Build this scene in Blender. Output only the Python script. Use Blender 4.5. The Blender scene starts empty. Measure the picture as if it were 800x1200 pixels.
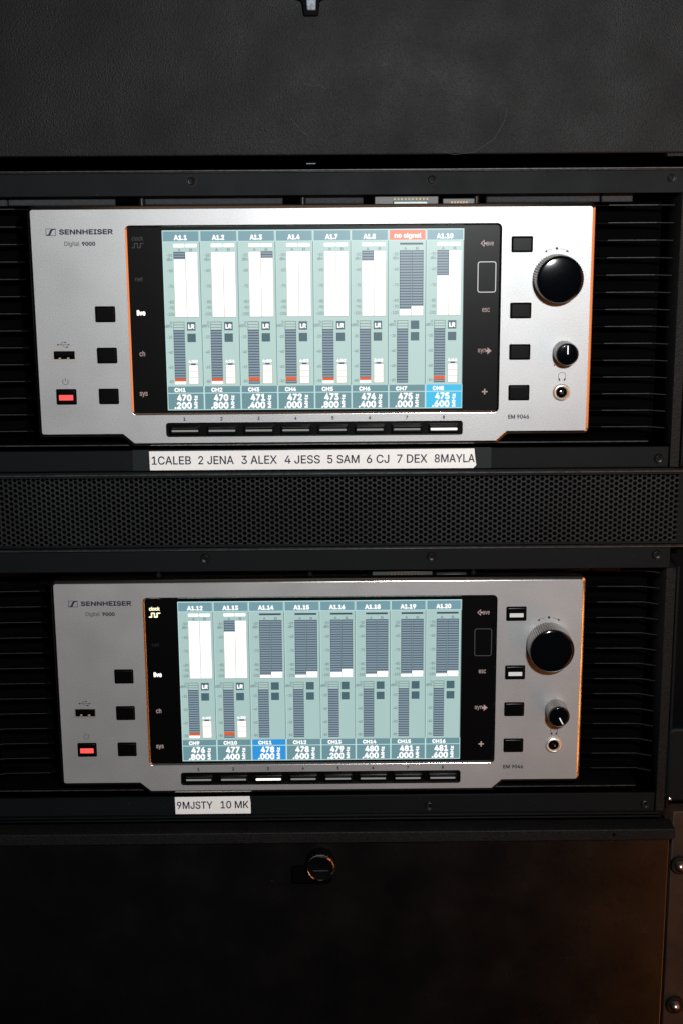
import bpy, bmesh, math, random
import numpy as np
from mathutils import Vector, Matrix
from mathutils.geometry import delaunay_2d_cdt
random.seed(7)
S = 0.001                      # everything below is written in millimetres
sc = bpy.context.scene
COL = sc.collection
CAM_P = dict(x=13.333, y=-1050.14, z=32.488, pitch=0.2380, yaw=0.0061, roll=-0.0067, f=1694.66)

# ------------------------------------------------------------------ camera, world, lights
def camera():
    c = bpy.data.cameras.new('camera'); o = bpy.data.objects.new('camera', c); COL.objects.link(o)
    p = CAM_P
    cp, sp, cy, sy = math.cos(p['pitch']), math.sin(p['pitch']), math.cos(p['yaw']), math.sin(p['yaw'])
    fw = Vector((sy*cp, cy*cp, -sp)); ri = Vector((cy, -sy, 0)); up = ri.cross(fw)
    cr, sr = math.cos(p['roll']), math.sin(p['roll'])
    r2 = ri*cr + up*sr; u2 = -ri*sr + up*cr
    m = Matrix((r2, u2, -fw)).transposed().to_4x4()
    m.translation = Vector((p['x'], p['y'], p['z']))*S
    o.matrix_world = m
    c.sensor_fit = 'VERTICAL'; c.sensor_height = 36; c.lens = 36*p['f']/1200
    c.clip_start = 0.01; c.clip_end = 20
    sc.camera = o
camera()
sc.render.resolution_x = 682; sc.render.resolution_y = 1024
w = bpy.data.worlds.new('World'); sc.world = w; w.use_nodes = True
w.node_tree.nodes['Background'].inputs[0].default_value = (0.8, 0.75, 0.7, 1)
w.node_tree.nodes['Background'].inputs[1].default_value = 0.002
sc.view_settings.view_transform = 'Standard'; sc.view_settings.look = 'None'
sc.view_settings.exposure = 0; sc.view_settings.gamma = 1
sc.cycles.max_bounces = 6; sc.cycles.diffuse_bounces = 3; sc.cycles.glossy_bounces = 4
sc.cycles.sample_clamp_indirect = 3

def area(name, loc, target, sx, sy, power, color, spread=180):
    l = bpy.data.lights.new(name, 'AREA'); l.shape = 'RECTANGLE'; l.size = sx*S; l.size_y = sy*S
    l.energy = power; l.color = color; l.spread = math.radians(spread)
    o = bpy.data.objects.new(name, l); COL.objects.link(o)
    o.location = Vector(loc)*S
    o.rotation_euler = (Vector(target)-Vector(loc)).to_track_quat('-Z', 'Y').to_euler()
def bulb(name, loc, r, power, color):
    l = bpy.data.lights.new(name, 'POINT'); l.shadow_soft_size = r*S; l.energy = power; l.color = color
    o = bpy.data.objects.new(name, l); COL.objects.link(o); o.location = Vector(loc)*S
# the camera's flash head, above and to the right of the lens
area('flash', (170, -1050, 165), (60, 0, -150), 62, 38, 17.0, (0.98, 1.0, 1.0))
# warm stage wash lamps to the right of the rack
ORANGE = (1.0, 0.27, 0.06)
area('stage_lamp_panel', (640, -320, -110), (0, -320, -110), 660, 360, 1.2, (1.0, .29, .085))
area('stage_lamp_panel', (640, -320, -520), (0, -320, -520), 660, 340, .18, ORANGE)
for z, p in ((-405, .10), (-469, .12), (-538, .12), (-610, .10)):
    bulb('stage_bulb', (600, -75, z), 26, p*1.1, (1.0, .40, .12)); bulb('stage_bulb', (640, -560, z-40), 30, p*1.6, (1.0, .40, .12))
bulb('stage_bulb', (430, -90, -650), 22, .10, (1.0, 0.25, 0.045))
area('stage_wash', (1130, -1040, -1290), (300, 0, -600), 520, 620, 3.2, (1.0, 0.29, 0.035))
# dim warm house lights overhead, a row of small lamps and one soft panel
area('house_panel', (0, -300, 900), (0, -300, 0), 700, 500, .16, (1.0, 0.62, 0.42))
for i in range(5):
    bulb('house_lamp', (60+i*45, -60, 620+6*i), 12, .004, (1.0, 0.55, 0.25))

# ------------------------------------------------------------------ materials
MATS = {}
def rgb(r, g, b):
    f = lambda c: ((c/255+0.055)/1.055)**2.4 if c > 10 else c/255/12.92
    return (f(r), f(g), f(b), 1)
def mat(name, base, rough=.5, metal=0., spec=.5, grain=0., gscale=900., bump=0., bscale=1500., emis=None, estr=0., rvar=0., coat=0., blotch=0.):
    m = bpy.data.materials.new(name); m.use_nodes = True; MATS[name] = m
    nt = m.node_tree; N = nt.nodes; L = nt.links; b = N['Principled BSDF']
    b.inputs['Base Color'].default_value = (*base[:3], 1); b.inputs['Roughness'].default_value = rough
    b.inputs['Metallic'].default_value = metal; b.inputs['Specular IOR Level'].default_value = spec
    b.inputs['Coat Weight'].default_value = coat
    if emis: b.inputs['Emission Color'].default_value = (*emis[:3], 1); b.inputs['Emission Strength'].default_value = estr
    if grain or bump or rvar or blotch:
        tc = N.new('ShaderNodeTexCoord')
        def noise(s, det=2):
            n = N.new('ShaderNodeTexNoise'); n.inputs['Scale'].default_value = s; n.inputs['Detail'].default_value = det
            L.new(tc.outputs['Object'], n.inputs['Vector']); return n
        if grain or blotch:
            fac = None
            n = noise(gscale, 3)
            mr = N.new('ShaderNodeMapRange'); mr.inputs['From Min'].default_value = .25; mr.inputs['From Max'].default_value = .75
            mr.inputs['To Min'].default_value = 1-grain; mr.inputs['To Max'].default_value = 1+grain
            L.new(n.outputs['Fac'], mr.inputs['Value'])
            n2 = noise(14, 5)
            mr2 = N.new('ShaderNodeMapRange'); mr2.inputs['From Min'].default_value = .3; mr2.inputs['From Max'].default_value = .7
            mr2.inputs['To Min'].default_value = 1-blotch; mr2.inputs['To Max'].default_value = 1+blotch
            L.new(n2.outputs['Fac'], mr2.inputs['Value'])
            mu = N.new('ShaderNodeMath'); mu.operation = 'MULTIPLY'
            L.new(mr.outputs[0], mu.inputs[0]); L.new(mr2.outputs[0], mu.inputs[1])
            vm = N.new('ShaderNodeVectorMath'); vm.operation = 'SCALE'; vm.inputs[0].default_value = base[:3]
            L.new(mu.outputs[0], vm.inputs['Scale']); L.new(vm.outputs[0], b.inputs['Base Color'])
        if bump:
            n = noise(bscale, 2); bp = N.new('ShaderNodeBump'); bp.inputs['Strength'].default_value = bump
            bp.inputs['Distance'].default_value = .0004
            L.new(n.outputs['Fac'], bp.inputs['Height']); L.new(bp.outputs[0], b.inputs['Normal'])
        if rvar:
            n = noise(25, 6)
            mr = N.new('ShaderNodeMapRange'); mr.inputs['From Min'].default_value = .3; mr.inputs['From Max'].default_value = .7
            mr.inputs['To Min'].default_value = max(0, rough-rvar); mr.inputs['To Max'].default_value = min(1, rough+rvar)
            L.new(n.outputs['Fac'], mr.inputs['Value']); L.new(mr.outputs[0], b.inputs['Roughness'])
    return m
mat('silver_paint', (.335, .34, .345), .455, .61, .5, grain=.16, gscale=1200, bump=.2, bscale=1300, rvar=.04, blotch=.04)
mat('polished_edge', (.62, .60, .58), .19, 1.0)
mat('powder_black', (.0034, .0035, .0036), .58, 0, .13, grain=.6, gscale=700, bump=1., bscale=850, rvar=.06, blotch=.2)
mat('door_black', (.0016, .0016, .0017), .245, 0, .8, grain=.35, gscale=1300, bump=.35, bscale=1800, rvar=.05, blotch=.12)
mat('rail_black', (.0018, .0026, .0031), .60, 0, .10, grain=.35, gscale=1500, bump=.2, bscale=2500, rvar=.05)
mat('pale_edge', (.035, .035, .035), .45, .5, .3, grain=.5, gscale=300)  # paler than the rails: the lit line along edges is put into the colour
mat('chassis_black', (.0012, .0012, .0014), .65, 0, .03)
mat('mesh_black', (.0075, .0085, .0090), .5, 0, .2, grain=.5, gscale=400, blotch=.3)
mat('deep_black', (.0006, .0006, .0006), .8, 0, .02)
mat('fin_edge', (.026, .027, .029), .5, .4, .3, grain=.5, gscale=90)
mat('display_glass', (.0010, .0010, .0012), .33, 0, .13, bump=.02)
mat('button_black', (.0010, .0011, .0014), .29, 0, .14, bump=.05)
mat('knob_cap', (.0010, .0013, .002), .11, 0, .35, rvar=.02)
mat('knob_side', (.20, .185, .165), .42, .4, .5)
mat('knob_rim', (.006, .006, .007), .35, 0, .5)
mat('chrome', (.75, .72, .68), .14, 1.0)
mat('ring_nickel', (.72, .66, .58), .34, .8)
mat('latch_steel', (.12, .14, .16), .6, .3, grain=.5, gscale=600)
mat('dark_chrome', (.35, .34, .33), .16, 1.0)
mat('screw_black', (.003, .003, .003), .42, 0, .22)
mat('ink', (.012, .012, .025), .6, 0, .3)
mat('ink_grey', (.06, .06, .065), .6, 0, .3)
mat('paper', (.60, .60, .59), .62, 0, .3, grain=.03, gscale=300, blotch=.03)
mat('clear_tape', (.0036, .0060, .0066), .5, 0, .2)
mat('pcb_plastic', (.02, .022, .022), .5, 0, .5)
mat('connector_steel', (.16, .19, .18), .45, .5)
mat('gold_pin', (.16, .12, .07), .5, 1.0)
mat('foam_grey', (.017, .018, .020), .8, 0, .3, grain=.35, gscale=500, bump=.4, bscale=900)
mat('dust_grey', (.05, .05, .05), .8, 0, .2)
mat('case_wood', (.011, .0045, .0018), .55, 0, .4, grain=.4, gscale=120, bump=.4, bscale=200, blotch=.5)
mat('rivet_steel', (.30, .29, .28), .3, 1.0, rvar=.08)
mat('marker_white', (.75, .75, .75), .5)
mat('touch_dim', (.05, .045, .045), .4, emis=(.05, .045, .045), estr=.6)
def glow(name, c, k=1.0):
    col = rgb(*c); mat('glow_'+name, (.003, .003, .003), .32, 0, .4, emis=col, estr=k)
glow('teal', (183, 210, 205)); glow('teal_grey', (171, 199, 196)); glow('head', (116, 156, 167)); glow('foot', (108, 146, 154)); glow('foot_cyan', (58, 192, 235)); glow('foot_blue', (50, 150, 220))
glow('alert', (238, 120, 84)); glow('white', (255, 255, 255), 1.15); glow('seg', (132, 152, 165)); glow('line', (60, 78, 92)); glow('box', (74, 102, 112))
glow('sep', (96, 120, 116)); glow('light', (190, 226, 224)); glow('scale', (58, 80, 82)); glow('tan', (176, 152, 92)); glow('orange', (232, 92, 34)); glow('outline', (110, 122, 116))
glow('red', (255, 84, 80), 1.3); glow('keylight', (255, 250, 240), 1.7); glow('keydim', (150, 148, 145), .8); glow('lampwhite', (255, 250, 238), 1.6)
glow('pink', (176, 150, 145), .9); glow('ghost', (70, 68, 70), .8); glow('ghost2', (34, 33, 34), .8); glow('yellow', (255, 246, 205), 1.6); glow('soft', (205, 203, 200), 1.0)

# ------------------------------------------------------------------ mesh builder
TXT = {}
try:                           # the plain grotesque that ships with Blender; its built-in face otherwise
    import os
    FONT = bpy.data.fonts.load(os.path.join(bpy.utils.system_resource('DATAFILES'), 'fonts', 'Inter.woff2'))
except Exception:
    FONT = None
def text_geo(s, bold):
    k = (s, bold)
    if k not in TXT:
        c = bpy.data.curves.new('text', 'FONT'); c.body = s; c.size = 1; c.offset = bold; c.resolution_u = 3
        if FONT: c.font = FONT
        o = bpy.data.objects.new('text', c)
        c.fill_mode = 'NONE'
        me = bpy.data.meshes.new_from_object(o)
        pv = [Vector((v.co.x, v.co.y)) for v in me.vertices]; pe = [tuple(e.vertices) for e in me.edges]
        cv, ce, cf, *_ = delaunay_2d_cdt(pv, pe, [], 0, 1e-5)      # glyph outlines overlap: fill by winding number
        A = np.array([pv[a] for a, b in pe]); B = np.array([pv[b] for a, b in pe])
        P = np.array([sum((cv[i] for i in f), Vector((0, 0)))/len(f) for f in cf])
        up = (A[None, :, 1] <= P[:, None, 1]) & (B[None, :, 1] > P[:, None, 1]); dn = (A[None, :, 1] > P[:, None, 1]) & (B[None, :, 1] <= P[:, None, 1])
        cr = (B[None, :, 0]-A[None, :, 0])*(P[:, None, 1]-A[None, :, 1])-(P[:, None, 0]-A[None, :, 0])*(B[None, :, 1]-A[None, :, 1])
        wn = (up & (cr > 0)).sum(1).astype(int)-(dn & (cr < 0)).sum(1).astype(int)
        vs = [tuple(v) for v in cv]; fs = [tuple(f) for f, w0 in zip(cf, wn) if w0 != 0]
        bpy.data.objects.remove(o); bpy.data.curves.remove(c); bpy.data.meshes.remove(me)
        xs = [v[0] for v in vs]; ys = [v[1] for v in vs]
        TXT[k] = (vs, fs, min(xs), max(xs), min(ys), max(ys))
    return TXT[k]
def rrect(x0, x1, z0, z1, r=1., n=4):
    """rounded rectangle, counter clockwise in x,z"""
    if x0 > x1: x0, x1 = x1, x0
    if z0 > z1: z0, z1 = z1, z0
    out = []
    for cx, cz, a in ((x1-r, z0+r, -90), (x1-r, z1-r, 0), (x0+r, z1-r, 90), (x0+r, z0+r, 180)):
        for i in range(n+1):
            t = math.radians(a+90*i/n); out.append((cx+r*math.cos(t), cz+r*math.sin(t)))
    return out
def circle(cx, cz, r, n=32): return [(cx+r*math.cos(2*math.pi*i/n), cz+r*math.sin(2*math.pi*i/n)) for i in range(n)]
def rpoly(pts, r, n=4):
    """ccw polygon with rounded corners"""
    out = []; k = len(pts)
    for i, p in enumerate(pts):
        a, b, c = Vector(pts[i-1]), Vector(p), Vector(pts[(i+1) % k])
        u = (a-b).normalized(); v = (c-b).normalized(); ang = u.angle(v)
        d = r/math.tan(ang/2); cen = b+(u+v).normalized()*(r/math.sin(ang/2))
        s, e = b+u*d, b+v*d
        a0 = math.atan2(*(s-cen).yx); a1 = math.atan2(*(e-cen).yx)
        da = (a1-a0+math.pi) % (2*math.pi)-math.pi
        for j in range(n+1):
            t = a0+da*j/n; out.append((cen.x+r*math.cos(t), cen.y+r*math.sin(t)))
    return out
def offset(loop, d):
    """offset a ccw loop outwards by d"""
    out = []; k = len(loop)
    for i in range(k):
        a, b, c = Vector(loop[i-1]), Vector(loop[i]), Vector(loop[(i+1) % k])
        t1 = (b-a).normalized(); t2 = (c-b).normalized()
        n1 = Vector((t1.y, -t1.x)); n2 = Vector((t2.y, -t2.x)); m = n1+n2
        m = m/(m.dot(m)/2) if m.length > 1e-6 else n1
        out.append((b.x+m.x*d, b.y+m.y*d))
    return out
class MB:
    def __init__(s): s.v = []; s.f = []; s.fm = []; s.mats = []
    def mi(s, m):
        if m not in s.mats: s.mats.append(m)
        return s.mats.index(m)
    def add(s, vs, fs, m):
        b = len(s.v); s.v += [tuple(v) for v in vs]; i = s.mi(m)
        for f in fs: s.f.append(tuple(b+q for q in f)); s.fm.append(i)
        return s
    def box(s, x0, x1, y0, y1, z0, z1, m, c=0):
        if c: return s.plate([(x0, z0), (x1, z0), (x1, z1), (x0, z1)], y0, y1, m, c, 1)
        V = [(x, y, z) for x in (x0, x1) for y in (y0, y1) for z in (z0, z1)]
        return s.add(V, [(0, 1, 3, 2), (4, 6, 7, 5), (0, 4, 5, 1), (2, 3, 7, 6), (0, 2, 6, 4), (1, 5, 7, 3)], m)
    def rings(s, loops, m, close=True):
        n = len(loops[0]); vs = [v for l in loops for v in l]; fs = []
        for i in range(len(loops)-1):
            for j in range(n):
                k = (j+1) % n; fs.append((i*n+j, i*n+k, (i+1)*n+k, (i+1)*n+j))
        return s.add(vs, fs, m)
    def plate(s, loop, y0, y1, m, edge=.3, seg=2, em=None, back=True):
        """solid plate: front at y0 (towards the camera), back at y1, front edge rounded by edge"""
        lp = []
        for i in range(seg+1):
            t = math.pi/2*i/seg
            lp.append([(x, y0+edge*(1-math.cos(t)), z) for x, z in offset(loop, -edge*(1-math.sin(t)))])
        lp.append([(x, y1, z) for x, z in loop])
        n = len(loop)
        s.rings(lp, em or m); s.add(lp[0], [tuple(range(n))[::-1]], m)
        if back: s.add(lp[-1], [tuple(range(n))], m)
        return s
    def lathe(s, cx, cz, prof, n, m, rib=0, cap=True):
        lp = []
        for r, y, *k in prof:
            rr = k[0] if k else 0
            lp.append([(cx+(r-(rr if i % 2 else 0))*math.cos(2*math.pi*i/n), y, cz+(r-(rr if i % 2 else 0))*math.sin(2*math.pi*i/n)) for i in range(n)])
        s.rings(lp, m)
        if cap: s.add(lp[0], [tuple(range(n))[::-1]], m)
        return s
    def flat(s, x0, x1, z0, z1, y, m): return s.add([(x0, y, z0), (x1, y, z0), (x1, y, z1), (x0, y, z1)], [(0, 1, 2, 3)], m)
    def shape(s, loop, y, m): return s.add([(x, y, z) for x, z in loop], [tuple(range(len(loop)))], m)
    def ring2(s, lo, li, y, m):
        n = len(lo); return s.add([(x, y, z) for x, z in lo]+[(x, y, z) for x, z in li], [(j, (j+1) % n, n+(j+1) % n, n+j) for j in range(n)], m)
    def stroke(s, pts, w, y, m):
        for a, b in zip(pts, pts[1:]):
            a, b = Vector(a), Vector(b); t = (b-a).normalized()*w/2; n = Vector((-t.y, t.x)); a = a-t*.6; b = b+t*.6
            s.shape([a+n, a-n, b-n, b+n], y, m)
        return s
    def text(s, t, x0, x1, z0, z1, y, m, bold=0., rot=False):
        """lettering fitted to the box x0..x1, z0..z1"""
        vs, fs, ax, bx, ay, by = text_geo(t, 0.)
        if bold:
            d = bold*.5*(z1-z0 if not rot else x1-x0)/(by-ay)
            for k, (p, q) in enumerate(((d, 0), (-d, 0), (0, d), (0, -d))): s.text(t, x0+d+p, x1-d+p, z0+d+q, z1-d+q, y-.004*(k+1), m, 0., rot)
        if rot: V = [(x1-(v[1]-ay)/(by-ay)*(x1-x0), y, z0+(v[0]-ax)/(bx-ax)*(z1-z0)) for v in vs]
        else: V = [(x0+(v[0]-ax)/(bx-ax)*(x1-x0), y, z0+(v[1]-ay)/(by-ay)*(z1-z0)) for v in vs]
        return s.add(V, fs, m)
    def build(s, name, parent=None, org=(0, 0, 0), flat=False, label=None):
        me = bpy.data.meshes.new(name)
        me.from_pydata([((x-org[0])*S, (y-org[1])*S, (z-org[2])*S) for x, y, z in s.v], [], s.f)
        for m in s.mats: me.materials.append(MATS[m])
        me.polygons.foreach_set('material_index', s.fm)
        if not flat:
            b = bmesh.new(); b.from_mesh(me); bmesh.ops.remove_doubles(b, verts=b.verts, dist=2e-6)
            bmesh.ops.recalc_face_normals(b, faces=b.faces); b.to_mesh(me); b.free()
            me.set_sharp_from_angle(angle=math.radians(40)); me.polygons.foreach_set('use_smooth', [abs(p.normal.y) < .9995 for p in me.polygons])
        o = bpy.data.objects.new(name, me); COL.objects.link(o)
        if parent: o.parent = parent
        else: o.location = Vector(org)*S
        if label: o['label'] = label
        return o
def thing(name, label, cat, loc, group=None):
    o = bpy.data.objects.new(name, None); COL.objects.link(o); o.location = Vector(loc)*S; o.empty_display_size = .02
    o['label'] = label; o['category'] = cat
    if group: o['group'] = group
    return o
def dup(o, parent, off=(0, 0, 0)):
    c = o.copy(); COL.objects.link(c); c.parent = parent; c.location = Vector(off)*S+o.location; return c

# ------------------------------------------------------------------ the road case and the background
def case():
    o = MB().box(-900, 900, 300, 320, -1100, 700, 'deep_black').build('backdrop', flat=True); o['kind'] = 'structure'
    org = (330, 10, -800)
    t = thing('road_case', 'dark brown riveted side of the road case at the lower right edge of the rack', 'road case', org)
    m = MB(); m.box(283, 390, 14, 260, -1000, -474, 'case_wood', .8)
    m.build('side_panel', t, org)
    m = MB(); m.box(277.5, 400, 40, 280, -474, 300, 'chassis_black'); m.build('inner_wall', t, org)
    for x, z in ((289.5, -519.5), (291.5, -645.5)):
        m = MB(); m.lathe(x, z, [(1.0, 4.2), (2.6, 4.9), (3.8, 6.6), (4.3, 8.9), (4.5, 9.2)], 28, 'rivet_steel')
        m.lathe(x, z, [(4.6, 9.6), (6.2, 9.2), (6.9, 9.4), (7.3, 10.4), (7.4, 13.0)], 28, 'screw_black', cap=False)
        m.build('rivet', t, org)
    org = (290, 10, -462)
    m = MB(); m.plate(rrect(274, 330, -462, -400, 5), 6, 16, 'rail_black', 2.5, 4); m.lathe(277.5, -459.5, [(.6, 4.4), (1.5, 4.9), (1.9, 6.2)], 16, 'rivet_steel')
    o = m.build('corner_plate', None, org); o['label'] = 'rounded dark metal corner plate catching orange light above the riveted case side'; o['category'] = 'corner plate'
case()

# ------------------------------------------------------------------ upper drawer
def upper_drawer():
    global CAB
    org = (0, 0, 33)
    t = thing('cabinet', 'wide matte black cabinet front with silver latch tongue, above the upper receiver', 'cabinet', org)
    m = MB(); m.plate([(-330, 36.6), (330, 36.6), (330, 260), (-330, 260)], -6, 40, 'powder_black', 1.2, 3)
    m.build('front_plate', t, org)
    m = MB(); m.plate([(250, 34.2), (330, 34.2), (330, 36.7), (250, 36.7)], -5.6, 20, 'powder_black', .4, 1); m.build('corner_tab', t, org)
    m = MB(); m.plate(rpoly([(-3.6, 129.0), (6.4, 129.0), (7.2, 138.5), (12, 140.5), (12, 165), (-10, 165), (-10, 140.5), (-5.0, 138.5)], 1.6), -10, -5, 'chassis_black', .8, 2)
    lt = m.build('latch', t, org)
    m = MB(); m.plate(rpoly([(-1.4, 132.4), (4.5, 132.4), (5.4, 150), (-2.4, 150)], .7), -14, -9.5, 'latch_steel', .6, 2); m.build('latch_tongue', lt, org)
    m = MB(); m.box(-3.4, 3.2, 4.5, 8, 30.6, 31.3, 'latch_steel', .2); m.build('catch', t, org)
    for pts in ([(-4, 85), (3, 83.2), (5.5, 84.2), (11, 81.4)], [(49, 96), (53, 99)], [(-14, 62), (-6, 53), (-2, 50)], [(93, 38.4), (100, 36.4), (114, 38), (128, 47), (134.6, 58), (137, 68)], [(227, 112), (228, 118)]):
        m = MB(); m.stroke(pts, .16, -6.05, 'dust_grey'); m.build('scratch', t, org, flat=True)
    CAB = (t, org)
upper_drawer()
def dust(name_owner, n, x0, x1, z0, z1, y, org):
    m = MB()
    for i in range(n):
        x, z = random.uniform(x0, x1), random.uniform(z0, z1); r = random.choice((.10, .12, .16, .2, .3)); a = random.uniform(0, 3.1)
        u = Vector((math.cos(a), math.sin(a)))*r*random.uniform(.6, 2.6); v = Vector((-u.y, u.x)).normalized()*r*.5
        m.add([(x-u.x, y, z-u.y), (x+v.x, y-.05, z+v.y), (x+u.x, y, z+u.y), (x-v.x, y-.05, z-v.y)], [(0, 1, 2, 3)], 'dust_grey')
    o = m.build('dust', name_owner, org, flat=True); o['kind'] = 'stuff'

dust(CAB[0], 150, -260, 270, 38, 150, -6.06, CAB[1])

# ------------------------------------------------------------------ rack frames
def screw_mb(x, z, y):
    m = MB()
    m.lathe(x, z, [(1.15, y+.5), (1.35, y-1.2), (2.3, y-1.5), (2.9, y-1.1), (3.1, y+.2)], 24, 'screw_black')
    m.lathe(x, z, [(3.15, y-.25), (3.5, y-.45), (3.8, y-.2), (3.9, y+.2)], 24, 'pale_edge' if z > -100 else 'screw_black', cap=False)  # collars in the brighter upper light are coloured paler than the lower ones
    return m
def rack_frame(dx, dz, label):
    org = (dx, 3, dz-191)
    t = thing('equipment_rack', label, 'rack', org, 'black steel rack frames around the receivers')
    Y = 3
    def b(name, *a, c=.5, mt='rail_black'):
        m = MB(); m.box(a[0]+dx, a[1]+dx, a[2], a[3], a[4]+dz, a[5]+dz, mt, c); return m.build(name, t, org)
    b('top_rail', -263, 266, Y, Y+2.4, 9.0, 25.2)
    b('top_lip', -264, 276, Y-3, Y+12, 26.0, 27.1, c=.35, mt='pale_edge')
    b('top_lip', -264, 276, Y-.9, Y+2, 25.3, 25.7, c=.15, mt='pale_edge')
    b('bottom_rail', -263, 263, Y, Y+2.4, -190.6, -174.9)
    b('bottom_lip', -264, 268, Y-.8, Y+14, -192.9, -191.2, c=.3)
    b('shelf', -262, 250, Y+9, Y+90, -173.5, -172.1, c=.3, mt='chassis_black')
    b('shelf_edge', -258, 249, Y+8.2, Y+9, -172.9, -172.0, c=.15, mt='pale_edge')  # thin pale strip paints the bright line on the shelf front
    for s in (-1, 1):
        a, c_ = (263.6, 271) if s > 0 else (-271, -263.6)
        b('side_post', a, c_, Y-.6, Y+70, -190.8, 8.9, c=.6, mt='powder_black')
        a, c_ = (273, 275) if s > 0 else (-275, -273)
        b('side_post', a, c_, Y+4, Y+70, -190.8, 8.9, c=.4, mt='rail_black')
    for x in (-85, 85.3, 255.6): screw_mb(x+dx, 19.4+dz, Y).build('screw', t, org)
    for x in ((255.6,) if dz == 0 else (85.3, 255.6)): screw_mb(x+dx, -184.2+dz, Y).build('screw', t, org)
    # grey padded strip and stand-offs seen through the slot under the top rail
    for x0, x1, mt in ((-300, -220, 'foam_grey'), (-219, -142, 'foam_grey'), (-120.5, -21, 'foam_grey'), (-9, 37, 'foam_grey'), (126, 208, 'foam_grey'), (209.5, 232, 'foam_grey')):
        b('padding', x0, x1, Y+16, Y+26, 2.5, 13, c=.8, mt=mt)
    for x in (-122.5, -6.5, 118.5):
        m = MB(); r = 2.3
        lp = [[(x+dx+r*math.cos(2*math.pi*i/16), Y+14+r*math.sin(2*math.pi*i/16), z+dz) for i in range(16)] for z in (0, 14)]
        m.rings(lp, 'screw_black'); m.build('stand_off', t, org)
    dust(t, 40, -250+dx, 255+dx, 9.5+dz, 25+dz, Y-.04, org); dust(t, 40, -250+dx, 255+dx, -190+dz, -175.5+dz, Y-.04, org)
    return t
rack_frame(0, 0, 'upper black rack frame with small socket screws, around the receiver with eight name labels below')
rack_frame(1.9, -277.6, 'lower black rack frame with small socket screws, around the receiver above the locked door')

# ------------------------------------------------------------------ perforated vent panel
def vent():
    org = (0, 0, -248)
    t = thing('vent_panel', 'black perforated steel vent panel between the two receivers', 'vent panel', org)
    m = MB(); p = 4.0; R = p/math.sqrt(3); r = 1.42; n = 12; dxx = p*math.sqrt(3)/2
    sh = []
    ang = [2*math.pi*i/n for i in range(n)]
    hexp = [(R*math.cos(a), R*math.sin(a)) if i % 2 == 0 else (p/2*math.cos(a), p/2*math.sin(a)) for i, a in enumerate(ang)]
    c0 = -276.5; cols = int((270.6-c0)/dxx)
    V = []; F = []
    for i in range(cols+1):
        cx = 270.6-1.2-i*dxx
        for j in range(13):
            cz = -196.3-j*p-(p/2 if i % 2 else 0)
            b = len(V)
            V += [(cx+h[0], 0, cz+h[1]) for h in hexp]
            V += [(cx+(r+.3)*math.cos(a), .06, cz+(r+.3)*math.sin(a)) for a in ang]
            V += [(cx+r*math.cos(a), .4, cz+r*math.sin(a)) for a in ang]
            V += [(cx+r*math.cos(a), 1.6, cz+r*math.sin(a)) for a in ang]
            for q in range(3):
                for k in range(n):
                    k2 = (k+1) % n; F.append((b+q*n+k, b+q*n+k2, b+(q+1)*n+k2, b+(q+1)*n+k))
    m.add(V, F, 'mesh_black')
    m.build('perforated_sheet', t, org)
    # sheet borders close the ragged outline of the hole field
    m = MB(); m.box(-300, 292, -.12, 1.7, -195.2, -193.4, 'rail_black', .1); m.box(-300, 292, -1.4, 12, -193.4, -192.2, 'pale_edge', .3); m.build('top_border', t, org)
    m = MB(); m.box(-300, 292, -.12, 1.7, -248.5, -246.6, 'rail_black', .1); m.build('bottom_border', t, org)
    m = MB(); m.box(270.9, 292, -.1, 1.8, -246.5, -195.3, 'rail_black', .1); m.build('side_border', t, org)
    m = MB(); m.box(-300, 292, 30, 32, -250, -190, 'chassis_black'); m.build('back_plate', t, org)
    dust(t, 50, -250, 268, -247, -193, -.14, org)
vent()

# ------------------------------------------------------------------ digital receivers
UP = [  # title, alert, A grey from top, B grey, all grey?, lit?, orange white tail, battery, channel, MHz, kHz
 ('A1.1', 8, 0, 'w', '4:50', 'CH1', '470', '.200'), ('A1.2', 0, 0, 'w', '4:54', 'CH2', '470', '.800'),
 ('A1.3', 0, 7, 'g', '4:50', 'CH3', '471', '.400'), ('A1.4', 0, 0, 'g', '4:53', 'CH4', '472', '.000'),
 ('A1.7', 0, 0, 'w', '4:52', 'CH5', '473', '.800'), ('A1.8', 11, 0, 'w', '3:02', 'CH6', '474', '.400'),
 ('no signal', 67.5, 64, '', '', 'CH7', '475', '.000'), ('A1.10', 28.5, 0, 'g', '4:46', 'CH8', '475', '.600')]
LO = [
 ('A1.12', 0, 0, 'w', '4:40', 'CH9', '476', '.800'), ('A1.13', 14, 0, 'g', '4:50', 'CH10', '477', '.400'),
 ('A1.14', 71, 67, '', '', 'CH11', '478', '.000'), ('A1.15', 71.3, 67, '', '', 'CH12', '478', '.600'),
 ('A1.16', 68, 64, '', '', 'CH13', '479', '.200'), ('A1.18', 71, 67.3, '', '', 'CH14', '480', '.400'),
 ('A1.19', 71, 67, '', '', 'CH15', '481', '.000'), ('A1.20', 71.2, 67.5, '', '', 'CH16', '481', '.600')]
SX0, SX1, SZ0, SZ1 = -106.9, 108.6, -14.7, -144.6
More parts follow.
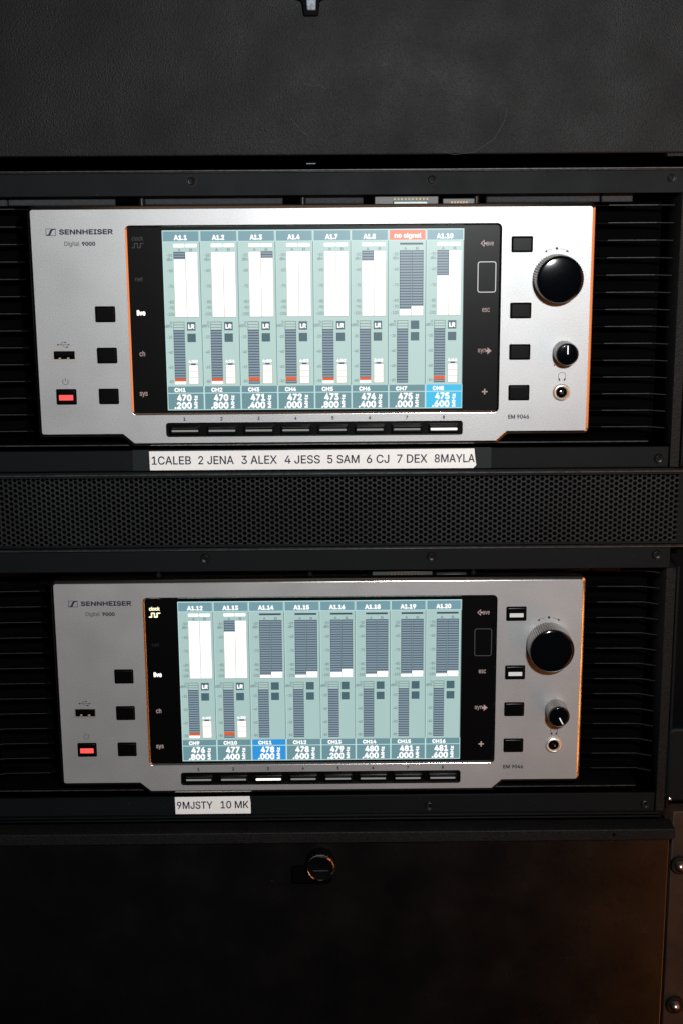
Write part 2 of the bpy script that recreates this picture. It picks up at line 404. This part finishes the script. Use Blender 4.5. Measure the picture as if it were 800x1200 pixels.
def strip_mb(i, row, sel, low):
    """one channel strip of the display; local pixels 44 x 211"""
    m = MB(); kx = (SX1-SX0)/8/44.; kz = (SZ0-SZ1)/211.
    X = lambda x: SX0+(SX1-SX0)/8*i+x*kx
    Z = lambda y: SZ0-y*kz
    Y0 = 1.10
    def R(x0, x1, y0, y1, mt, l=1): m.flat(X(x0), X(x1), Z(y1), Z(y0), Y0-l*.06, mt)
    def T(s, x0, x1, y0, y1, mt, bold=0, l=3, rot=False): m.text(s, X(x0), X(x1), Z(y1), Z(y0), Y0-l*.06, mt, bold, rot)
    title, ga, gb, tail, bat, ch, f1, f2 = row
    R(0, 44, 0, 211, 'glow_teal_grey' if low else 'glow_teal', 0)
    R(.9, 42.6, 1.2, 12.6, 'glow_alert' if title == 'no signal' else 'glow_head')
    R(.2, 43.4, 0, 1.1, 'glow_light'); R(0, .8, 0, 211, 'glow_light'); R(.2, 43.2, 12.6, 13.4, 'glow_light')
    R(43.2, 44, 13.4, 182, 'glow_sep', 1)
    if title == 'no signal': T(title, 6.5, 38, 4.6, 11.8, 'glow_white', .07)
    else:
        wd = 4.0*len(title)-(1.5 if '1.1' not in title else .5); T(title, 21.5-wd/2, 21.5+wd/2, 5.4, 11.4, 'glow_white', .09)
    idle = not bat
    if idle: R(13, 40, 15.9, 18.3, 'glow_line')
    else:
        for a, b in ((12.6, 25.8), (26.6, 40.2)): m.shape(rrect(X(a), X(b), Z(15.4), Z(19.6), .55, 3), Y0-.06, 'glow_white')
    T('A', 17.8, 21.0, 21, 24, 'glow_scale'); T('B', 31.8, 34.8, 21, 24, 'glow_scale')
    # radio level meters
    for (a, b, g) in ((12.8, 26.4, ga), (26.8, 40.6, gb)):
        if g < 75: R(a, b, 25.2+g, 100.4, 'glow_white')
        if g > 0:
            R(a, b, 25.2, 25.2+g, 'glow_seg', 2); y = 25.2
            while y < 25.2+g+.1: R(a, b, y-.55, y+.55, 'glow_line', 3); y += 3.12
            R(a, a+.6, 25.2, 25.2+g, 'glow_line', 3); R(b-.5, b, 25.2, 25.2+g, 'glow_line', 3)
    y = 25.2+max(ga, gb)
    while y < 99:
        R(26.1, 27.1, y+.9, y+2.3, 'glow_tan', 4); R(40.3, 40.9, y+1.0, y+2.3, 'glow_tan', 4); R(12.4, 12.9, y+1.0, y+2.3, 'glow_tan', 4); y += 3.12
    R(12.8, 40.6, 100.3, 100.8, 'glow_outline', 2)
    for s, yy in (('-50', 28.8), ('dBm', 33.4), ('-60', 46.2), ('-70', 64.4), ('-80', 82.6), ('-90', 89.4), ('-100', 96.8)):
        wd = 2.1*len(s)+.4; T(s, 11.4-wd, 11.4, yy-1.8, yy+1.8, 'glow_scale')
    # audio meter
    a, b = 9.6, 23.0
    for k in range(4): R(a, b, 106.2+k*3.2-.35, 106.2+k*3.2+.35, 'glow_outline', 2)
    R(a, a+.6, 106.2, 179.4, 'glow_outline', 2); R(b-.6, b, 106.2, 179.4, 'glow_outline', 2)
    R(a, b, 116.2, 179.2, 'glow_seg'); y = 116.2
    while y < 179.5: R(a, b, y-.55, y+.55, 'glow_line', 3); y += 3.15
    if tail == 'w': R(a, b, 173, 176.2, 'glow_orange', 4); m.shape(rrect(X(a), X(b), Z(176.3), Z(179.8), .4, 2), Y0-.24, 'glow_white')
    elif tail == 'g': R(a, b, 172, 176, 'glow_orange', 4)
    for s, yy in (('0', 107.2), ('dBfs', 110.8), ('-20', 123.8), ('-40', 141.6), ('-60', 159.4), ('-80', 176.6)):
        wd = 2.0*len(s)+.3; T(s, 8.2-wd, 8.2, yy-1.75, yy+1.75, 'glow_scale')
    R(26, 36, 106.2, 116.2, 'glow_box'); R(26, 36, 119.8, 129.8, 'glow_box')
    if bat:
        T('LR', 27.4, 34.8, 108.6, 114.2, 'glow_white', .09)
        T(bat, 26.2, 37.4, 150.8, 154.6, 'glow_white', .09)
        R(29.4, 35, 155.2, 156.9, 'glow_line')
        m.shape(rrect(X(26.2), X(38.2), Z(156.9), Z(179.8), .5, 2), Y0-.06, 'glow_tan')
        m.shape(rrect(X(26.7), X(37.7), Z(157.3), Z(179.3), .4, 2), Y0-.12, 'glow_white')
        for yy in (164.5, 171.8): R(27, 37.4, yy-.25, yy+.25, 'glow_tan', 3)
    foot = 'glow_foot' if not sel else ('glow_foot_blue' if low else 'glow_foot_cyan')
    R(.9, 43.2, 182.4, 190, foot); R(.9, 43.2, 191, 210, foot)
    R(0, 44, 190, 191, 'glow_light', 1); R(0, 44, 210, 211, 'glow_light', 1); R(43.2, 44, 182.4, 211, 'glow_light', 1)
    T(ch, 8.6, 8.6+(13.4 if len(ch) == 3 else 17), 184.0, 189.2, 'glow_white', .08)
    T(f1, 11.4, 28.8, 191.9, 200.3, 'glow_white', .075); T(f2, 8.0, 28.8, 201.1, 209.5, 'glow_white', .075)
    T('MHz', 31.6, 36.0, 193.2, 209.0, 'glow_white', .08, rot=True)
    return m

def panel_mb():
    """silver front plate with its cut-outs"""
    m = MB()
    out = rpoly([(-199.9, -161.7), (-140.4, -161.7), (-132.2, -168.8), (133.6, -168.8), (141.4, -161.7), (199.9, -161.7), (199.9, .2), (-199.9, .2)], 1.6, 4)
    bez = rrect(-133.2, 135.6, -11.0, -148.0, 3.6, 5)
    holes = [(bez, None)]
    for x0, x1, z0, z1 in BTN: holes.append((rrect(x0, x1, z0, z1, 1.0, 3), 3.0))
    holes.append((rrect(*USB, .5, 2), 5.0)); holes.append((rrect(-108.7, 109.3, -153.7, -164.4, 2.0, 3), 2.5))
    b = bmesh.new()
    for lp in [out]+[h[0] for h in holes]:
        vs = [b.verts.new((x, 0, z)) for x, z in lp]
        for i in range(len(vs)): b.edges.new((vs[i-1], vs[i]))
    bmesh.ops.triangle_fill(b, use_beauty=True, use_dissolve=False, edges=b.edges[:], normal=(0, -1, 0))
    b.verts.index_update()
    m.add([tuple(v.co) for v in b.verts], [tuple(v.index for v in f.verts) for f in b.faces], 'silver_paint'); b.free()
    def edge(loop, d, r, back, mt, s=.57):
        lp = [[(x, 0, z) for x, z in loop]]
        for u, v in ((.06, .01), (.13, .05), (.88, s), (.96, s+.09), (1., s+.23)):
            lp.append([(x, r*v, z) for x, z in offset(loop, d*r*u)])
        lp.append([(x, back, z) for x, z in offset(loop, d*r)]); m.rings(lp, mt)
    edge(out, 1, 2.5, 9.0, 'polished_edge')
    edge(bez, -1, 1.5, 2.2, 'polished_edge', .72)
    for lp, dpt in holes[1:]: m.rings([[(x, 0, z) for x, z in lp], [(x, dpt, z) for x, z in lp]], 'button_black')
    return m
BTN = [(-157.0, -142.3, z, z-11.6) for z in (-68.1, -98.0, -128.0)]+[(142.3, 157.8, z, z-11.5) for z in (-20.4, -67.6, -97.7, -127.6)]+[(-188.1, -173.2, -128.1, -139.7)]
USB = (-189.0, -172.5, -107.4, -99.9)

def knob(t, org, cx, cz, r, h, ribs, mark=None, dx=0, dz=0, dimple=False):
    cx += dx; cz += dz; n = ribs*2
    m = MB(); rb = .75 if ribs > 50 else .35
    m.lathe(cx, cz, [(r-.6, -h+.6, rb), (r-.05, -h+1.1, rb), (r, -h+2.2, rb), (r, -.6, rb), (r-.1, .2, rb)], n, 'knob_side', cap=False)
    k = m.build('knob_body', t, org)
    m = MB(); c = r-.75
    pr = [(r*.02, -h-r*.075)]+[(c*q, -h-r*.075*(1-q**2)**.8+(.0)) for q in (.15, .3, .45, .6, .72, .82, .9, .95)]+[(c, -h+.35)]
    m.lathe(cx, cz, pr, 64, 'knob_cap'); m.lathe(cx, cz, [(c-.05, -h+.2), (c+.25, -h+.1), (r-.15, -h+.45, rb), (r+.03, -h+1.2, rb), (r+.05, -h+2.0, rb)], n, 'knob_rim', cap=False)
    m.build('knob_cap', k, org)
    if mark is not None:
        m = MB(); a = math.radians(mark); u = Vector((math.cos(a), math.sin(a))); v = Vector((-u.y, u.x))*.42
        p0 = Vector((cx, cz))+u*.4; p1 = Vector((cx, cz))+u*r*.78
        def yy(p):
            q = min(1, ((p-Vector((cx, cz))).length)/c); return -h-r*.075*(1-q*q)**.8-.12
        P = [p0+(p1-p0)*i/5 for i in range(6)]
        vs = []; fs = []
        for p in P: vs += [((p+v).x, yy(p), (p+v).y), ((p-v).x, yy(p), (p-v).y)]
        for i in range(5): fs.append((2*i, 2*i+1, 2*i+3, 2*i+2))
        m.add(vs, fs, 'marker_white'); m.build('pointer_mark', k, org, flat=True)

def print_mb():
    out = []; y = -.06
    def new(name):
        q = MB(); out.append((name, q)); return q
    m = new('brand_mark')
    # brand mark: boxed S bolt
    x0, x1, z0, z1 = -189.4, -182.2, -17.9, -12.9
    m.ring2([(x0, z0), (x1, z0), (x1, z1), (x0, z1)], [(x0+.35, z0+.35), (x1-.35, z0+.35), (x1-.35, z1-.35), (x0+.35, z1-.35)], y, 'ink')
    m.shape([(x0+.5, z0+.35), (x0+3.3, z0+.35), (x0+4.6, z1-1.5), (x0+5.6, z1-.95), (x1-.35, z1-.8), (x1-.35, z1-.35), (x0+4.2, z1-.35), (x0+3.1, z1-1.1), (x0+1.9, z0+1.0), (x0+.5, z0+.8)], y, 'ink')
    m = new('lettering'); m.text('SENNHEISER', -179.9, -141.6, -17.2, -13.4, y, 'ink', .07)
    m = new('lettering'); m.text('Digital', -176.5, -165.8, -26.0, -21.9, y, 'ink_grey', .02); m.text('9000', -164.0, -154.5, -25.2, -22.2, y, 'ink', .07)
    m = new('lettering'); m.text('EM 9046', 142.5, 158.0, -152.7, -149.5, y, 'ink', .05)
    for i in range(8): m = new('key_number'); m.text(str(i+1), -94.9+i*27.16-.8, -94.9+i*27.16+.9, -152.3, -149.7, y, 'ink', .06)
    # USB trident
    cx, cz = -180.7, -95.7; m = new('usb_symbol')
    m.stroke([(cx-4.2, cz), (cx+3.6, cz)], .35, y, 'ink_grey'); m.shape(circle(cx-4.2, cz, .6, 12), y, 'ink'); m.shape([(cx+3.2, cz-.6), (cx+4.6, cz), (cx+3.2, cz+.6)], y, 'ink')
    m.stroke([(cx-2.6, cz), (cx-1.2, cz+1.7), (cx+.8, cz+1.7)], .35, y, 'ink_grey'); m.shape(circle(cx+1.2, cz+1.7, .55, 12), y, 'ink')
    m.stroke([(cx-1.2, cz), (cx+.2, cz-1.7), (cx+2, cz-1.7)], .35, y, 'ink_grey'); m.flat(cx+1.8, cx+2.9, cz-2.2, cz-1.2, y, 'ink')
    # power mark
    cx, cz = -180.8, -122.8; m = new('power_symbol')
    m.stroke([(cx+2.1*math.cos(math.radians(a)), cz+2.1*math.sin(math.radians(a))) for a in range(125, 416, 20)], .38, y, 'ink_grey'); m.stroke([(cx, cz+.2), (cx, cz+2.9)], .42, y, 'ink_grey')
    # turn mark over the big knob
    m = new('turn_symbol'); m.shape(circle(175.0, -29.3, 1.0, 16), y, 'ink')
    for s in (-1, 1):
        m.stroke([(175+s*2.6, -29.5), (175+s*5.2, -30.1), (175+s*7.6, -31.1)], .28, y, 'ink_grey'); m.shape([(175+s*8.9, -31.9), (175+s*7.2, -30.1), (175+s*6.7, -31.9)][::s], y, 'ink')
    m = new('index_dot'); m.shape(circle(175.6, -113.3, .55, 12), y, 'ink')
    # headphones
    cx, cz = 181.4, -121.2; m = new('headphone_symbol')
    m.stroke([(cx+2.7*math.cos(math.radians(a)), cz+2.7*math.sin(math.radians(a))) for a in range(-35, 216, 15)], .36, y, 'ink_grey')
    for s in (-1, 1): m.shape([(cx+s*2.7, cz-1.6), (cx+s*1.5, cz-1.9), (cx+s*1.2, cz-3.6), (cx+s*2.4, cz-3.6)], y, 'ink')
    return out

def receiver(dx, dz, low, label):
    org = (dx, 0, dz-170.5)
    t = thing('receiver', label, 'receiver', org, 'silver digital wireless receivers with eight channel displays')
    lorg = (0, 0, -170.5)                              # local geometry is written for the upper receiver
    B = lambda m, n, p=t, flat=False, label=None: m.build(n, p, lorg if p is t else lorg, flat, label)
    B(panel_mb(), 'front_panel')
    for n_, q_ in print_mb(): B(q_, n_, flat=True)
    m = MB(); m.box(-198, 198, 7, 240, -160, -.6, 'chassis_black'); m.box(-131, 132, 7, 40, -167, -160.2, 'chassis_black'); B(m, 'chassis')
    # display glass
    m = MB(); m.plate(rrect(-132.6, 135.0, -11.6, -147.4, 3.2, 5), 1.6, 6.5, 'display_glass', .1, 1); g = B(m, 'display_glass')
    rows = LO if low else UP
    m = MB(); m.box(SX0-.25, SX1+.25, 1.35, 1.62, SZ1-.25, SZ0+.25, 'deep_black'); s = B(m, 'screen', g)
    # strips are third level pieces of the glass
    for i, r in enumerate(rows):
        B(strip_mb(i, r, i == (2 if low else 7), low), 'channel_strip', g, True)
    def lab(name, build):
        mm = MB(); build(mm); B(mm, name, g, True)
    yy = 1.52
    CK = 'glow_yellow' if low else 'glow_ghost'
    def ck(mm):
        mm.text('clock', -128.6, -120.4, -21.8, -18.7, yy, CK, .05 if low else 0)
        mm.stroke([(-128.6, -26.8), (-126.8, -26.8), (-126.8, -23.8), (-124.6, -23.8), (-124.6, -26.8), (-122.6, -26.8), (-122.6, -23.8), (-120.4, -23.8)], .9 if low else .5, yy, CK)
    lab('touch_label', ck)
    lab('touch_label', lambda q: q.text('net', -127.3, -121.8, -50.6, -47.6, yy, 'glow_ghost2' if low else 'glow_ghost'))
    lab('touch_label', lambda q: q.text('live', -127.0, -120.8, -75.2, -71.2, yy, 'glow_lampwhite', .06))
    lab('touch_label', lambda q: q.text('ch', -126.2, -122.2, -104.7, -100.9, yy, 'glow_pink', .02))
    lab('touch_label', lambda q: q.text('sys', -127.2, -121.4, -134.8, -130.9, yy, 'glow_pink', .02))
    def lv(q):
        q.ring2([(120.4, -25.4), (123.2, -28.0), (123.2, -22.8)], [(121.3, -25.4), (122.8, -26.9), (122.8, -23.9)], yy, 'glow_pink'); q.flat(123.2, 124.8, -26.0, -24.8, yy, 'glow_pink')
        q.text('ave', 124.6, 129.8, -27.0, -24.2, yy, 'glow_pink', .01)
    lab('touch_label', lv)
    fr = 'glow_soft' if not low else 'glow_ghost'
    lab('touch_frame', lambda q: q.ring2(rrect(118.6, 132.0, -38.2, -60.4, 1.8, 4), rrect(119.2, 131.4, -38.8, -59.8, 1.3, 4), yy, fr))
    lab('touch_label', lambda q: q.text('esc', 122.3, 127.8, -74.4, -71.4, yy, 'glow_pink', .01))
    def sy(q):
        q.text('syn', 119.6, 125.6, -104.6, -101.0, yy, 'glow_pink', .01); q.shape([(126.6, -105.2), (129.6, -102.6), (126.6, -100.0)], yy, 'glow_pink'); q.flat(125.4, 126.6, -103.3, -101.9, yy, 'glow_pink')
    lab('touch_label', sy)
    lab('touch_label', lambda q: (q.flat(123.0, 127.2, -133.1, -132.1, yy, 'glow_pink'), q.flat(124.6, 125.6, -134.7, -130.5, yy-.03, 'glow_pink')))
    # buttons
    for k, (x0, x1, z0, z1) in enumerate(BTN):
        m = MB(); m.plate(rrect(x0+.75, x1-.75, z0-.75, z1+.75, .8, 3), -.9, 5, 'button_black', .7, 3)
        pw = (k == 7)
        b = B(m, 'power_button' if pw else 'button')
        if pw:
            m = MB(); m.plate(rrect(-185.9, -175.6, -136.3, -132.4, .3, 2), -1.25, -.5, 'glow_red', .15, 1); B(m, 'indicator_light', b)
        elif low and k in (3, 4):
            zc = (z0+z1)/2-1.0; m = MB(); m.plate(rrect(x0+2.6, x1-2.4, zc-1.5, zc+1.6, .2, 2), -1.15, -.5, 'glow_soft', .1, 1); B(m, 'indicator_light', b)
    # key row
    m = MB(); m.box(-109.5, 110, 2.3, 6.8, -165, -153, 'button_black'); B(m, 'key_tray')
    for i in range(8):
        c = -94.9+i*27.16
        m = MB(); m.plate(rrect(c-11.0, c+11.2, -162.7, -156.3, .7, 3), -.4, 2.6, 'button_black', .6, 3)
        m.plate([(c-9.4, -157.9), (c+9.8, -157.9), (c+9.8, -157.5), (c-9.4, -157.5)], -.6, 0, 'pale_edge', .1, 1)
        kb = B(m, 'channel_key')
        lit = i == (2 if low else 7)
        m = MB(); m.plate(rrect(c-9.6, c+9.9, -160.5-(.15 if lit else 0), -159.2+(.15 if lit else 0), .4, 2), -.8, -.2, 'glow_keylight' if lit else 'glow_keydim', .15, 1)
        B(m, 'light_bar', kb)
    # knobs
    knob(t, lorg, 175.2, -49.9, 17.1, 19, 58)
    knob(t, lorg, 182.2, -103.4, 8.3, 17.5, 44, mark=(-62 if low else 90))
    # headphone jack
    m = MB(); cx, cz = 181.3, -133.3
    m.lathe(cx, cz, [(3.9, 2.5), (3.9, -.6), (4.3, -1.3), (5.0, -1.75), (5.7, -1.6), (6.3, -1.0), (6.5, -.2), (6.5, .5)], 40, 'ring_nickel', cap=False)
    m.lathe(cx, cz, [(.6, -.1), (4.3, -.1)], 32, 'deep_black'); j = B(m, 'headphone_jack')
    m = MB(); m.lathe(cx-.1, cz-.2, [(1.1, -.7), (1.5, -.6), (1.6, 0)], 16, 'dark_chrome'); m.stroke([(cx-.2, cz-.6), (cx+1.6, cz+1.2)], .9, -.85, 'chrome'); B(m, 'contact_spring', j)
    # usb socket
    x0, x1, z0, z1 = USB; m = MB()
    lo, li = rrect(x0+.05, x1-.05, z0+.05, z1-.05, .4, 2), rrect(x0+.6, x1-.6, z0+1.05, z1-.45, .3, 2)
    m.ring2(lo, li, .2, 'ring_nickel'); m.rings([[(x, .2, z) for x, z in li], [(x, 5.5, z) for x, z in li]], 'chrome'); u = B(m, 'usb_socket')
    m = MB(); m.box(x0+1.6, x1-1.6, 1.0, 6, z0+3.4, z1-1.0, 'button_black', .2)
    B(m, 'contact_tongue', u)
    m = MB(); m.box(x0+.9, x1-.9, 5.2, 6.6, z0+.8, z1-.8, 'deep_black'); 
    for k in range(2): m.box(x0+4+k*6, x0+5.6+k*6, .7, 2, z0+1.3, z0+2.2, 'ring_nickel', .1)
    B(m, 'spring_clip', u)
    # cooling fins left and right
    proto = {}
    for s in (-1, 1):
        pts = [(206, 27), (216, 25), (251.3, 24.4), (262.5, 18.5), (262.6, 21), (252, 27), (216, 40), (206, 40)]
        for k in range(14):
            z = .3-k*12.6
            if k == 0:
                m = MB(); P = [(s*x, y) for x, y in pts]; th = .9
                m.add([(x, y, z) for x, y in P]+[(x, y, z-th) for x, y in P], [tuple(range(8)), tuple(range(8, 16))]+[(j, (j+1) % 8, 8+(j+1) % 8, 8+j) for j in range(8)], 'chassis_black')
                # paler front edge of the fin, its lit line put into the colour
                m.add([(s*x, y-.05, zz) for x, y in pts[1:4] for zz in (z+.02, z-.42)], [(0, 1, 3, 2), (2, 3, 5, 4)], 'fin_edge')
                proto[s] = B(m, 'fin')
            else:
                dup(proto[s], t, (0, 0, -k*12.6))
        m = MB(); a, b_ = sorted((s*199, s*262)); m.box(a, b_, 58, 60, -176, 4, 'deep_black'); B(m, 'fin_backing')
    return t
receiver(0, 0, False, 'upper silver digital receiver, white meters in most channels and one orange no signal header')
receiver(1.9, -276.9, True, 'lower silver digital receiver, six channels idle and a blue highlighted channel eleven')

# ------------------------------------------------------------------ connectors behind the top edges
def connectors(dx, dz, where):
    org = (57+dx, 16, 2+dz)
    t = thing('ribbon_connector', 'long grey ribbon connector with gold pins above the %s receiver' % where, 'connector', org)
    m = MB(); m.box(45+dx, 91+dx, 15, 24, 1+dz, 8+dz, 'pcb_plastic', .5); m.build('housing', t, org)
    m = MB(); m.box(58.5+dx, 89+dx-6, 12.5, 15.3, 0+dz, 4.2+dz, 'connector_steel', .4); m.build('shell', t, org)
    for i in range(10):
        m = MB(); x = 58.8+i*2.6+dx; m.box(x, x+1.1, 13.6, 15, 5.0+dz, 6.4+dz, 'gold_pin'); m.build('pin', t, org)
    org = (101+dx, 16, 2+dz)
    t = thing('cable_plug', 'short dark cable plug with copper contacts beside the gold pin connector of the %s receiver' % where, 'plug', org)
    m = MB(); m.box(94+dx, 117+dx, 14, 24, 0+dz, 6.0+dz, 'pcb_plastic', .5); m.build('housing', t, org)
    for i in range(6):
        m = MB(); x = 100+i*2.1+dx; m.box(x, x+1.2, 13.4, 14.2, 2.5+dz, 3.8+dz, 'gold_pin'); m.build('contact', t, org)
connectors(0, 0, 'upper'); connectors(-2, -281, 'lower')

# ------------------------------------------------------------------ paper name labels
def label_strip(x0, x1, z0, z1, words, label, jag):
    org = ((x0+x1)/2, 2.4, z0)
    t = thing('name_label', label, 'label', org)
    m = MB(); loop = [(x0, z0), (x1-1.2*jag, z0-.1*jag), (x1+1.0*jag, z0+2.2*jag) if jag else (x1, z0+1), (x1, z1-6), (x1-.6, z1)]+[(x0-.2, z1-.3)]
    m.plate(loop, 2.2, 2.96, 'paper', .12, 1); m.build('paper_strip', t, org)
    m = MB()
    for s, a, b, c, d in words: m.text(s, a, b, c, d, 2.06, 'ink', .022)
    m.build('lettering', t, org, flat=True)
px = lambda p: (p-384.5)/1.585*1.0
w_ = []
for s, a, b in (('1CALEB', 178.5, 224.5), ('2 JENA', 233, 274.5), ('3 ALEX', 283.5, 325), ('4 JESS', 334, 375.5), ('5 SAM', 384, 421), ('6 CJ', 429.5, 456), ('7 DEX', 465, 500.5), ('8MAYLA', 509, 556)):
    f = lambda p: -122+(p-176)*(240.6/380.)
    w_.append((s, f(a), f(b), -185.6, -179.2))
label_strip(-122.0, 118.9, -189.9, -175.2, w_, 'long white name tape reading 1CALEB to 8MAYLA under the upper receiver', 1)
f = lambda p: -112.2+(p-205.5)*(59.3/89.)
label_strip(-112.2, -53.0, -466.8, -452.2, [('9MJSTY', f(207.5), f(249.5), -462.4, -456.0), ('10 MK', f(259), f(292), -462.2, -455.8)], 'short white name tape reading 9MJSTY 10 MK under the lower receiver', 0)
o = MB().plate(rrect(-134.5, 131.0, -190.2, -174.5, .3, 2), 2.97, 3.4, 'clear_tape', .05, 1).build('backing_tape', None, (0, 3, -190)); o['label'] = 'glossy black backing tape under the long name tape, showing past both its ends'; o['category'] = 'tape'

# ------------------------------------------------------------------ lower door
def lower_door():
    org = (0, 0, -900)
    t = thing('rack_door', 'plain matte black door with round lock, below the lower receiver', 'door', org)
    m = MB(); m.plate([(-330, -1000), (276.6, -1000), (276.6, -480), (-330, -480)], -3, 20, 'door_black', .8, 2); m.build('door_leaf', t, org); dust(t, 60, -260, 270, -690, -490, -3.06, org)
    m = MB(); m.plate(rpoly([(-330, -488.6), (278.5, -488.6), (280.6, -486.5), (280.2, -479.3), (-330, -479.3)], .8), -6.5, 12, 'powder_black', .8, 3); m.build('top_lip', t, org)
    m = MB(); m.box(-330, 270, 1.2, 3, -472.6, -471.2, 'rail_black', .4); m.build('hinge_strip', t, org)
    cx, cz = -1.5, -506.3
    m = MB(); m.plate(rrect(-21, 10, -522, -509, 1.5, 3), -9, -3, 'deep_black', 1.2, 3); lk = m.build('lock_plate', t, org)
    m = MB(); m.lathe(cx+3, cz+1, [(9.6, -16.3), (10.2, -16.9, .2), (11.0, -16.4, .5), (11.6, -15.0, .6), (11.7, -14.2, .5)], 48, 'dark_chrome', cap=False); m.lathe(cx+3, cz+1, [(11.6, -14.2), (11.6, -3)], 48, 'chassis_black', cap=False); m.build('lock_ring', lk, org)
    m = MB(); m.lathe(cx+3, cz+1, [(.3, -15.2), (7, -15.5), (9.7, -16.3)], 40, 'chassis_black'); m.box(cx-3, cx+9, -16.1, -15.2, cz-1.5, cz-.9, 'pale_edge', .15); m.build('lock_core', lk, org)
    for x in (232,):
        m = MB(); m.lathe(x, -483.5, [(.3, -6.9), (1.1, -6.8), (1.3, -6.4)], 16, 'deep_black'); m.build('lip_screw', t, org)
lower_door()
